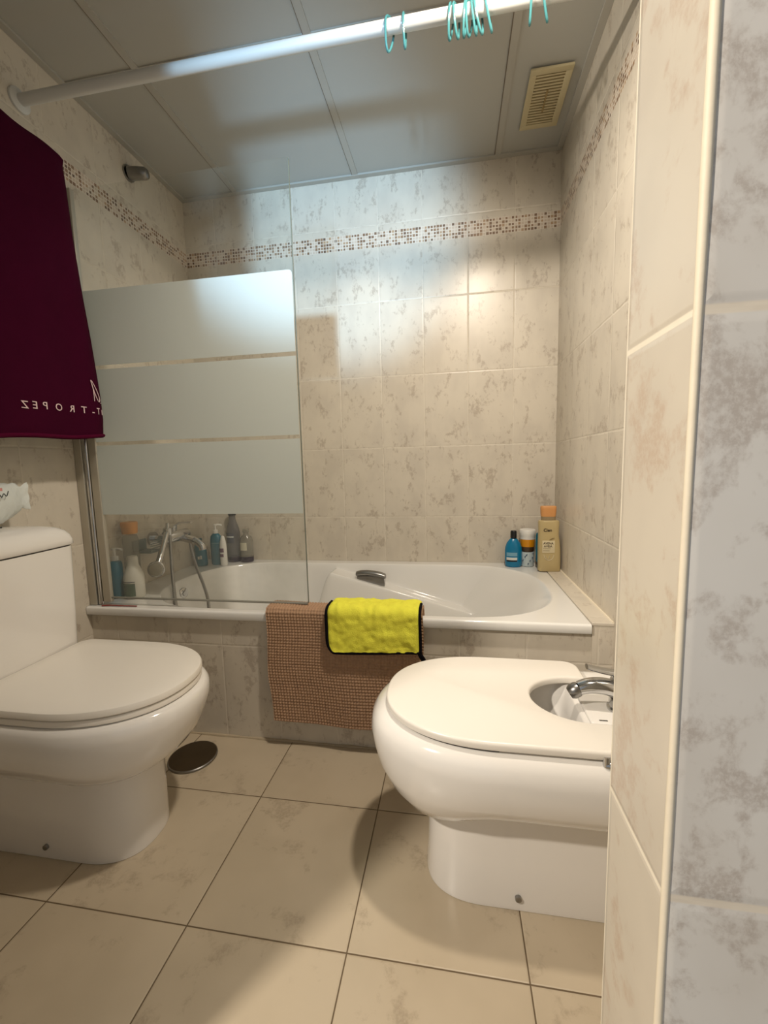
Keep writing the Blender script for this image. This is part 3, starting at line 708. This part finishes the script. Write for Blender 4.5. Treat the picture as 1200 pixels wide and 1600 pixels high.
obj('handle', tube(spline([(-1.185, 1.566, 0.712), (-1.183, 1.552, 0.67), (-1.178, 1.507, 0.60), (-1.174, 1.476, 0.557)], 6), [0.008]*6+[0.011]*6+[0.0125]*7, 16), CHROME, hs)
n_ = Vector((0.35, -0.9, 0.1)).normalized(); c_ = Vector((-1.172, 1.462, 0.541))
obj('shower_head', tube([tuple(c_-n_*0.024), tuple(c_-n_*0.012), tuple(c_+n_*0.006), tuple(c_+n_*0.011)], [0.010, 0.028, 0.033, 0.030], 30), CHROME, hs)
obj('spray_plate', tube([tuple(c_+n_*0.0105), tuple(c_+n_*0.0125)], [0.026, 0.024], 28), ALU, hs)
obj('hose', tube(spline([(-1.205, 1.735, 0.622), (-1.20, 1.735, 0.56), (-1.15, 1.69, 0.49), (-1.07, 1.62, 0.41), (-1.02, 1.56, 0.36), (-1.0, 1.52, 0.26), (-1.03, 1.49, 0.22), (-1.09, 1.49, 0.26), (-1.125, 1.50, 0.36), (-1.155, 1.53, 0.50), (-1.175, 1.56, 0.64), (-1.185, 1.567, 0.70)], 10), 0.0068, 10), simple('ribbed steel hose', rgb(165, 163, 160), 0.35, 0.8, var=0.25, vscale=160), hs)
rk = thing('soap_rack', 'grey slatted soap rack on side wall beyond the screen', 'soap rack', (XL, 1.525, 0.61))
SR = simple('grey plastic', rgb(128, 136, 132), 0.5)
obj('tray', join(bbox(XL+0.001, XL+0.085, 1.48, 1.555, 0.60, 0.606, 0.002), bbox(XL+0.001, XL+0.006, 1.48, 1.555, 0.60, 0.65, 0.002)), SR, rk)
for k in range(5): obj('rung', cyl((XL+0.083, 1.48, 0.610+k*0.009), (XL+0.083, 1.555, 0.610+k*0.009), 0.0022, 8), SR, rk)

# ------------------------------------------------------------------ bottles
def plas(n, c, r=0.3): return simple(n, rgb(*c), r, var=0.05, vscale=14)
TEAL = plas('teal plastic', (22, 112, 134)); TEALD = plas('dark teal plastic', (18, 98, 118)); BLUE = plas('blue bottle plastic', (14, 118, 160), 0.22)
LABELW = plas('white label', (220, 222, 216), 0.5); PURP = plas('purple print', (98, 60, 92), 0.5)
TAN = plas('tan cap', (214, 152, 92), 0.4); CREAMB = plas('olive cream bottle', (192, 172, 124), 0.32); AMBER = plas('amber gel', (214, 142, 20), 0.15)
BROWN = plas('brown base', (74, 54, 34), 0.3); SLATE = plas('slate label', (82, 84, 96), 0.5); GREENG = plas('grey green label', (98, 112, 98), 0.5)
PALEC = liquid_mat('pale clear plastic', rgb(170, 164, 150), 0.35); PURL = liquid_mat('purple liquid', rgb(52, 40, 66), 0.9); CLRB = liquid_mat('clear grey plastic', rgb(120, 118, 122), 0.5)
def patch(r, a0, a1, z0, z1, c, sx=1.0, sy=1.0, n=14, t=0.0008):
    V, F = loft([[(c[0]+(r+o)*sx*math.cos(a), c[1]+(r+o)*sy*math.sin(a), z) for a in np.linspace(a0, a1, n)] for z, o in ((z0, 0.0001), (z0, t), (z1, t), (z1, 0.0001))], False, False, False)
    return V, F
FRONT = -PI/2
def pump(parent, c, z, mat, h=0.045, dir_=0.0):
    p = obj('pump_head', lathe([(0.011, z), (0.012, z+0.002), (0.012, z+0.016), (0.005, z+0.018), (0.0045, z+h-0.008), (0.009, z+h-0.007), (0.009, z+h), (0.0, z+h)], c, n=18), mat, parent)
    obj('nozzle', tube([(c[0], c[1], c[2]+z+h-0.003), (c[0]+0.022*math.cos(dir_), c[1]+0.022*math.sin(dir_), c[2]+z+h-0.004), (c[0]+0.030*math.cos(dir_), c[1]+0.030*math.sin(dir_), c[2]+z+h-0.009)], 0.0042, 10), mat, p)
    return p
def B(name, label, c, group=None, cat='bottle'):
    return thing(name, label, cat, c, group)

# right-hand corner group
c = (0.268, 1.933, RIM)
b = B('shampoo_bottle', 'blue oval bottle with black cap and pale label on bath corner', c)
obj('bottle_body', lathe([(0.0, 0), (0.032, 0.001), (0.0365, 0.008), (0.0375, 0.03), (0.0375, 0.075), (0.036, 0.09), (0.030, 0.108), (0.018, 0.125), (0.012, 0.131), (0.0, 0.132)], c, 1, 0.68, 36, False), BLUE, b)
obj('cap', lathe([(0.0, 0.131), (0.0135, 0.1315), (0.0142, 0.136), (0.0138, 0.160), (0.011, 0.165), (0.0, 0.1655)], c, n=22, cap=False), BLACK, b)
obj('label', patch(0.0376, FRONT-0.95, FRONT+0.35, RIM+0.052, RIM+0.068, c, 1, 0.68), plas('pale blue print', (120, 168, 190), 0.5), b, label='pale blue label')
obj('label_band', patch(0.0378, FRONT-0.95, FRONT+0.35, RIM+0.034, RIM+0.046, c, 1, 0.68), LABELW, b, label='white label band')
obj('label_stripe', patch(0.0378, FRONT-0.95, FRONT+0.35, RIM+0.027, RIM+0.033, c, 1, 0.68), BLACK, b, label='black label stripe')
c = (0.331, 1.948, RIM)
b = B('patterned_tin', 'small white and blue patterned tin under the amber jar', c, cat='tin')
obj('tin_body', lathe([(0.0, 0), (0.026, 0.001), (0.0285, 0.004), (0.030, 0.066), (0.029, 0.068), (0.0, 0.069)], c, n=30, cap=False), plas('pale blue grey tin', (186, 198, 200), 0.35), b)
fl = []
for k in range(9):
    a = FRONT+(k-4)*0.28+rng.uniform(-.1, .1); z = RIM+0.016+0.014*((k*5) % 4)+rng.uniform(-.004, .004); p = (c[0]+0.0298*math.cos(a), c[1]+0.0298*math.sin(a), z)
    fl.append(tube([p, (c[0]+0.0302*math.cos(a+0.12), c[1]+0.0302*math.sin(a+0.12), z+0.006)], [0.0034, 0.001], 6))
obj('flower_print', join(*fl), plas('slate blue print', (76, 96, 118), 0.5), b, label='slate blue flower print')
c = (0.331, 1.948, RIM+0.0695)
b = B('cream_jar', 'amber jar with white lid stacked on the patterned tin', c, cat='jar')
obj('jar_base', lathe([(0.0, 0), (0.027, 0.0005), (0.029, 0.006), (0.0305, 0.022), (0.0, 0.022)], c, n=30, cap=False), BROWN, b, label='dark brown base')
obj('jar_glass', lathe([(0.0, 0.0222), (0.0305, 0.0225), (0.0325, 0.05), (0.0325, 0.056), (0.0, 0.056)], c, n=30, cap=False), AMBER, b, label='amber body')
obj('lid', lathe([(0.0, 0.0562), (0.033, 0.0565), (0.0335, 0.072), (0.0345, 0.074), (0.0352, 0.096), (0.033, 0.099), (0.0, 0.099)], c, n=32, cap=False), WHITEP, b, label='white lid')
c = (0.386, 1.901, RIM)
b = B('shower_gel_bottle', 'teal bottle standing on black cap behind the cream bottle', c)
obj('cap', lathe([(0.0, 0), (0.018, 0.0005), (0.019, 0.024), (0.0, 0.025)], c, 1.15, 0.75, 24, False), BLACK, b, label='black cap')
obj('bottle_body', lathe([(0.0, 0.0255), (0.020, 0.027), (0.0245, 0.04), (0.0258, 0.09), (0.0258, 0.145), (0.023, 0.160), (0.0, 0.163)], c, 1.1, 0.62, 30, False), TEALD, b)
# tall cream bottle
c = (0.401, 1.852, RIM+0.0035)
b = B('body_wash_bottle', 'tall cream bottle with tan cap and dark lettering in bath corner', c)
def sup(cx, cy, z, hx, hy, e=3.4, n=44):
    return [(cx+hx*math.copysign(abs(math.cos(t))**(2/e), math.cos(t)), cy+hy*math.copysign(abs(math.sin(t))**(2/e), math.sin(t)), z) for t in np.linspace(0, 2*PI, n, endpoint=False)]
z0 = c[2]
prof = [(0.0, 0.042, 0.018, 0.003), (0.004, 0.0455, 0.021, 0.003), (0.05, 0.046, 0.0215, 0.003), (0.10, 0.0455, 0.0215, 0.002), (0.135, 0.0435, 0.0205, 0.0005), (0.155, 0.0415, 0.020, -0.001), (0.185, 0.0418, 0.020, -0.001), (0.212, 0.0425, 0.0205, -0.001), (0.218, 0.0405, 0.019, -0.001), (0.2205, 0.034, 0.016, -0.001)]
obj('bottle_body', loft([sup(c[0]+dx, c[1], z0+z, hx, hy) for z, hx, hy, dx in prof]), CREAMB, b)
obj('cap_collar', loft([sup(c[0]-0.003, c[1], z0+z, hx, 0.017) for z, hx in ((0.2202, 0.029), (0.236, 0.0295))]), plas('smoky collar', (150, 132, 100), 0.2), b)
obj('cap', loft([sup(c[0]-0.003, c[1], z0+z, hx, hy) for z, hx, hy in ((0.2362, 0.0295, 0.017), (0.25, 0.031, 0.018), (0.268, 0.032, 0.0185), (0.277, 0.032, 0.0185), (0.280, 0.030, 0.017))]), TAN, b, label='tan cap')
yf = c[1]-0.0222
obj('label', bbox(c[0]-0.029, c[0]+0.021, yf-0.0003, yf+0.002, z0+0.082, z0+0.135, 0.0002), plas('pale cream label', (218, 204, 168), 0.5), b, label='pale cream label')
ink = plas('dark brown ink', (60, 44, 30), 0.6)
def front_text(s, size, x, z, y=None):
    v, f = text_vf(s, size, 0.022); return [(x+p, (yf if y is None else y)-0.0006-q2, z+q) for p, q, q2 in v], f
obj('brand_word', front_text('Cien', 0.018, c[0]-0.008, z0+0.179, c[1]-0.0203), ink, b, smooth=False, label='dark brand lettering')
obj('upper_word', front_text('AVENA', 0.0125, c[0]-0.005, z0+0.123), ink, b, smooth=False, label='dark lettering')
obj('lower_word', front_text('AVEIA', 0.0125, c[0]-0.006, z0+0.110), ink, b, smooth=False, label='dark lettering')
for w_, zz in ((0.030, 0.0995), (0.027, 0.0905)): obj('small_print', bbox(c[0]-0.026, c[0]-0.026+w_, yf-0.0009, yf, z0+zz, z0+zz+0.0012, 0.0001), ink, b, smooth=False)
obj('oat_emblem', join(tube(spline([(c[0]-0.022, yf-0.0004, z0+0.075), (c[0]-0.018, yf-0.0004, z0+0.060), (c[0]-0.004, yf-0.0004, z0+0.050), (c[0]+0.012, yf-0.0004, z0+0.057), (c[0]+0.018, yf-0.0004, z0+0.074)], 6), 0.0011, 6),
    tube([(c[0]-0.004, yf-0.0004, z0+0.052), (c[0]-0.002, yf-0.0004, z0+0.062), (c[0]+0.004, yf-0.0004, z0+0.076)], [0.0006, 0.004, 0.0006], 8, flat=0.3), tube([(c[0]-0.006, yf-0.0004, z0+0.052), (c[0]-0.013, yf-0.0004, z0+0.060), (c[0]-0.015, yf-0.0004, z0+0.073)], [0.0006, 0.0036, 0.0006], 8, flat=0.3)), plas('pale emblem', (222, 212, 182), 0.5), b, label='pale oat emblem')
obj('leaf_mark', tube([(c[0]-0.002, yf-0.0002, z0+0.137), (c[0]+0.008, yf-0.0002, z0+0.143), (c[0]+0.020, yf-0.0002, z0+0.147)], [0.0006, 0.003, 0.0006], 8, flat=0.35), plas('olive leaf', (120, 100, 58), 0.5), b, label='olive leaf mark')

# left-hand group behind the glass
c = (-1.255, 1.352, RIM)
b = B('soap_dispenser', 'dark teal pump bottle beside the screen hinge on bath rim', c)
obj('bottle_body', lathe([(0.0, 0), (0.021, 0.001), (0.0228, 0.006), (0.0228, 0.128), (0.019, 0.138), (0.010, 0.142), (0.0, 0.142)], c, n=28, cap=False), TEALD, b)
pump(b, (c[0], c[1], RIM), 0.142, WHITEP, 0.048, 0.2)
c = (-1.190, 1.362, RIM)
b = B('lotion_bottle', 'white round-shouldered bottle with grey-green label behind the screen', c)
obj('bottle_body', lathe([(0.0, 0), (0.032, 0.001), (0.035, 0.006), (0.035, 0.075), (0.033, 0.090), (0.024, 0.112), (0.019, 0.125), (0.018, 0.152), (0.015, 0.158), (0.0, 0.158)], c, n=32, cap=False), plas('soft white plastic', (212, 208, 196), 0.35), b)
obj('label', patch(0.0351, FRONT-0.7, FRONT+0.75, RIM+0.012, RIM+0.060, c), GREENG, b, label='grey-green label')
obj('label_line', patch(0.0352, FRONT-0.7, FRONT+0.75, RIM+0.064, RIM+0.067, c), SLATE, b)
c = (-1.248, 1.428, RIM)
b = B('conditioner_bottle', 'pale see-through bottle with orange-tan cap by the side wall', c)
obj('bottle_body', lathe([(0.0, 0), (0.026, 0.001), (0.028, 0.006), (0.028, 0.21), (0.024, 0.226), (0.0, 0.232)], c, n=28, cap=False), PALEC, b)
obj('cap', lathe([(0.0, 0.2322), (0.026, 0.2325), (0.0275, 0.238), (0.030, 0.274), (0.028, 0.278), (0.0, 0.278)], c, n=28, cap=False), TAN, b, label='orange-tan cap')
c = (-1.232, 1.856, RIM)
b = B('refill_bottle', 'squat teal bottle leaning in the far bath corner by mixer', c)
obj('bottle_body', lathe([(0.0, 0), (0.027, 0.001), (0.030, 0.006), (0.030, 0.085), (0.025, 0.110), (0.012, 0.122), (0.0, 0.123)], c, 1, 0.75, 28, False), TEAL, b)
obj('cap', lathe([(0.0, 0.1232), (0.012, 0.1235), (0.0125, 0.136), (0.0, 0.138)], c, n=20, cap=False), TEALD, b)
obj('label', join(bbox(c[0]-0.004, c[0]+0.005, c[1]-0.0236, c[1]-0.022, RIM+0.036, RIM+0.050, 0.0002), bbox(c[0]+0.008, c[0]+0.016, c[1]-0.0232, c[1]-0.019, RIM+0.036, RIM+0.053, 0.0002)), LABELW, b, label='white label marks')
b.rotation_euler = (0, math.radians(-3), 0)
c = (-1.168, 1.888, RIM)
b = B('hand_wash_bottle', 'teal pump bottle with white pump in the far bath corner', c)
obj('bottle_body', lathe([(0.0, 0), (0.027, 0.001), (0.030, 0.006), (0.030, 0.12), (0.027, 0.142), (0.014, 0.156), (0.0, 0.157)], c, 1, 0.72, 28, False), TEAL, b)
pump(b, (c[0], c[1], RIM), 0.157, WHITEP, 0.046, 0.4)
obj('label_stripe', patch(0.0303, FRONT-0.5, FRONT+0.9, RIM+0.108, RIM+0.111, c, 1, 0.72), plas('pale teal print', (110, 160, 168), 0.5), b)
c = (-1.119, 1.866, RIM)
b = B('deodorant_bottle', 'slim white bottle with purple print beside the teal pump bottle', c)
obj('bottle_body', lathe([(0.0, 0), (0.015, 0.001), (0.0165, 0.005), (0.0165, 0.09), (0.014, 0.118), (0.008, 0.145), (0.0, 0.150)], c, n=24, cap=False), WHITEP, b)
obj('print', join(patch(0.0166, FRONT-0.9, FRONT+0.6, RIM+0.068, RIM+0.088, c), patch(0.0166, FRONT-0.9, FRONT+0.5, RIM+0.045, RIM+0.060, c)), PURP, b, label='purple print')
c = (-1.113, 1.957, RIM)
b = B('mouthwash_bottle', 'tall clear bottle with black cap and purple liquid at the back wall', c)
obj('bottle_body', lathe([(0.0, 0.0265), (0.0345, 0.027), (0.0345, 0.150), (0.030, 0.175), (0.017, 0.215), (0.015, 0.238), (0.0, 0.238)], c, 1, 0.9, 28, False), CLRB, b)
obj('liquid', lathe([(0.0, 0), (0.032, 0.001), (0.0345, 0.005), (0.0345, 0.026), (0.0, 0.0263)], c, 1, 0.9, 28, False), PURL, b, label='dark purple liquid')
obj('cap', lathe([(0.0, 0.2382), (0.019, 0.2385), (0.0195, 0.262), (0.017, 0.265), (0.0, 0.265)], c, n=22, cap=False), BLACK, b, label='black cap')
obj('label', patch(0.0346, FRONT-0.8, FRONT+0.5, RIM+0.10, RIM+0.150, c, 1, 0.9), SLATE, b, label='slate label')
obj('label_stripe', patch(0.0349, FRONT-0.8, FRONT+0.5, RIM+0.128, RIM+0.134, c, 1, 0.9), LABELW, b)
c = (-1.042, 1.955, RIM)
b = B('rinse_bottle', 'clear rinse bottle with white label and purple liquid beside black-capped bottle', c)
obj('bottle_body', lathe([(0.0, 0.0285), (0.033, 0.029), (0.033, 0.105), (0.028, 0.125), (0.014, 0.140), (0.013, 0.150), (0.0, 0.150)], c, 1, 0.9, 28, False), PALEC, b)
obj('liquid', lathe([(0.0, 0), (0.030, 0.001), (0.033, 0.005), (0.033, 0.028), (0.0, 0.0282)], c, 1, 0.9, 28, False), PURL, b, label='dark purple liquid')
obj('cap', lathe([(0.0, 0.1502), (0.0155, 0.1505), (0.015, 0.168), (0.0, 0.17)], c, n=22, cap=False), PALEC, b)
obj('label', patch(0.0332, FRONT-0.75, FRONT+0.45, RIM+0.062, RIM+0.102, c, 1, 0.9), plas('cream label', (206, 200, 178), 0.5), b, label='cream label')
o = obj('plastic_strip', tube(spline([(-1.232, 1.252, RIM+0.0025), (-1.20, 1.256, RIM+0.0035), (-1.15, 1.258, RIM+0.0028), (-1.10, 1.259, RIM+0.0026)], 6), [0.0035]*6+[0.003]*6+[0.0024]*7, 8, flat=0.8), plas('dull red plastic', (140, 62, 56), 0.5), loc=(-1.17, 1.256, RIM))
tag(o, 'thin dull red plastic strip at the foot of the glass screen', 'strip')

# ------------------------------------------------------------------ light
def light(name, kind, loc, power, color, **kw):
    l = bpy.data.lights.new(name, kind); l.energy = power; l.color = color
    for k, v in kw.items(): setattr(l, k, v)
    o = bpy.data.objects.new(name, l); COL.objects.link(o); o.location = loc; return o
WARM = (1.0, 0.89, 0.75)
a = light('ceiling_lamp', 'SPOT', (0.15, 0.72, 2.17), 68, WARM, shadow_soft_size=0.045, spot_size=math.radians(119), spot_blend=0.9)
a.rotation_euler = (math.radians(37), 0, math.radians(21))
b2 = light('washroom_lamp', 'SPOT', (-1.0, -0.31, 1.75), 98, (1.0, 0.90, 0.77), shadow_soft_size=0.04, spot_size=math.radians(124), spot_blend=0.3)
b2.rotation_euler = (Vector((0.15, 0.60, 0.60))-b2.location).to_track_quat('-Z', 'Y').to_euler()
s = light('daylight', 'SPOT', (-0.231, -1.5, 1.056), 500, (0.44, 0.72, 1.0), shadow_soft_size=0.08, spot_size=math.radians(21), spot_blend=0.75)
s.rotation_euler = (Vector((-0.50, 1.999, 1.96))-s.location).to_track_quat('-Z', 'Y').to_euler()
w = bpy.data.worlds.new('World'); sc.world = w; w.use_nodes = True
w.node_tree.nodes['Background'].inputs[0].default_value = (0.9, 0.95, 1.0, 1); w.node_tree.nodes['Background'].inputs[1].default_value = 0.30

# ------------------------------------------------------------------ camera
F = 652.17; yaw, pitch, roll, H = -0.1657, -0.1122, 0.0249, 0.9327
Rx = Vector((math.cos(yaw), -math.sin(yaw), 0)); Ry = Vector((math.sin(yaw), math.cos(yaw), 0)); Zv = Vector((0, 0, 1))
fw = Ry*math.cos(pitch)+Zv*math.sin(pitch); U = -Ry*math.sin(pitch)+Zv*math.cos(pitch)
ri = Rx*math.cos(roll)-U*math.sin(roll); up = Rx*math.sin(roll)+U*math.cos(roll)
cd = bpy.data.cameras.new('camera'); cd.sensor_fit = 'VERTICAL'; cd.sensor_height = 36; cd.lens = F*36/1600; cd.clip_start = 0.02
co = bpy.data.objects.new('camera', cd); COL.objects.link(co)
co.matrix_world = Matrix(((ri.x, up.x, -fw.x, 0), (ri.y, up.y, -fw.y, 0), (ri.z, up.z, -fw.z, H), (0, 0, 0, 1)))
sc.camera = co
vs = sc.view_settings
sc.display_settings.display_device = 'sRGB'
vs.view_transform = 'Standard'; vs.look = 'None'; vs.gamma = 1.0; vs.exposure = 0.15; vs.use_curve_mapping = False
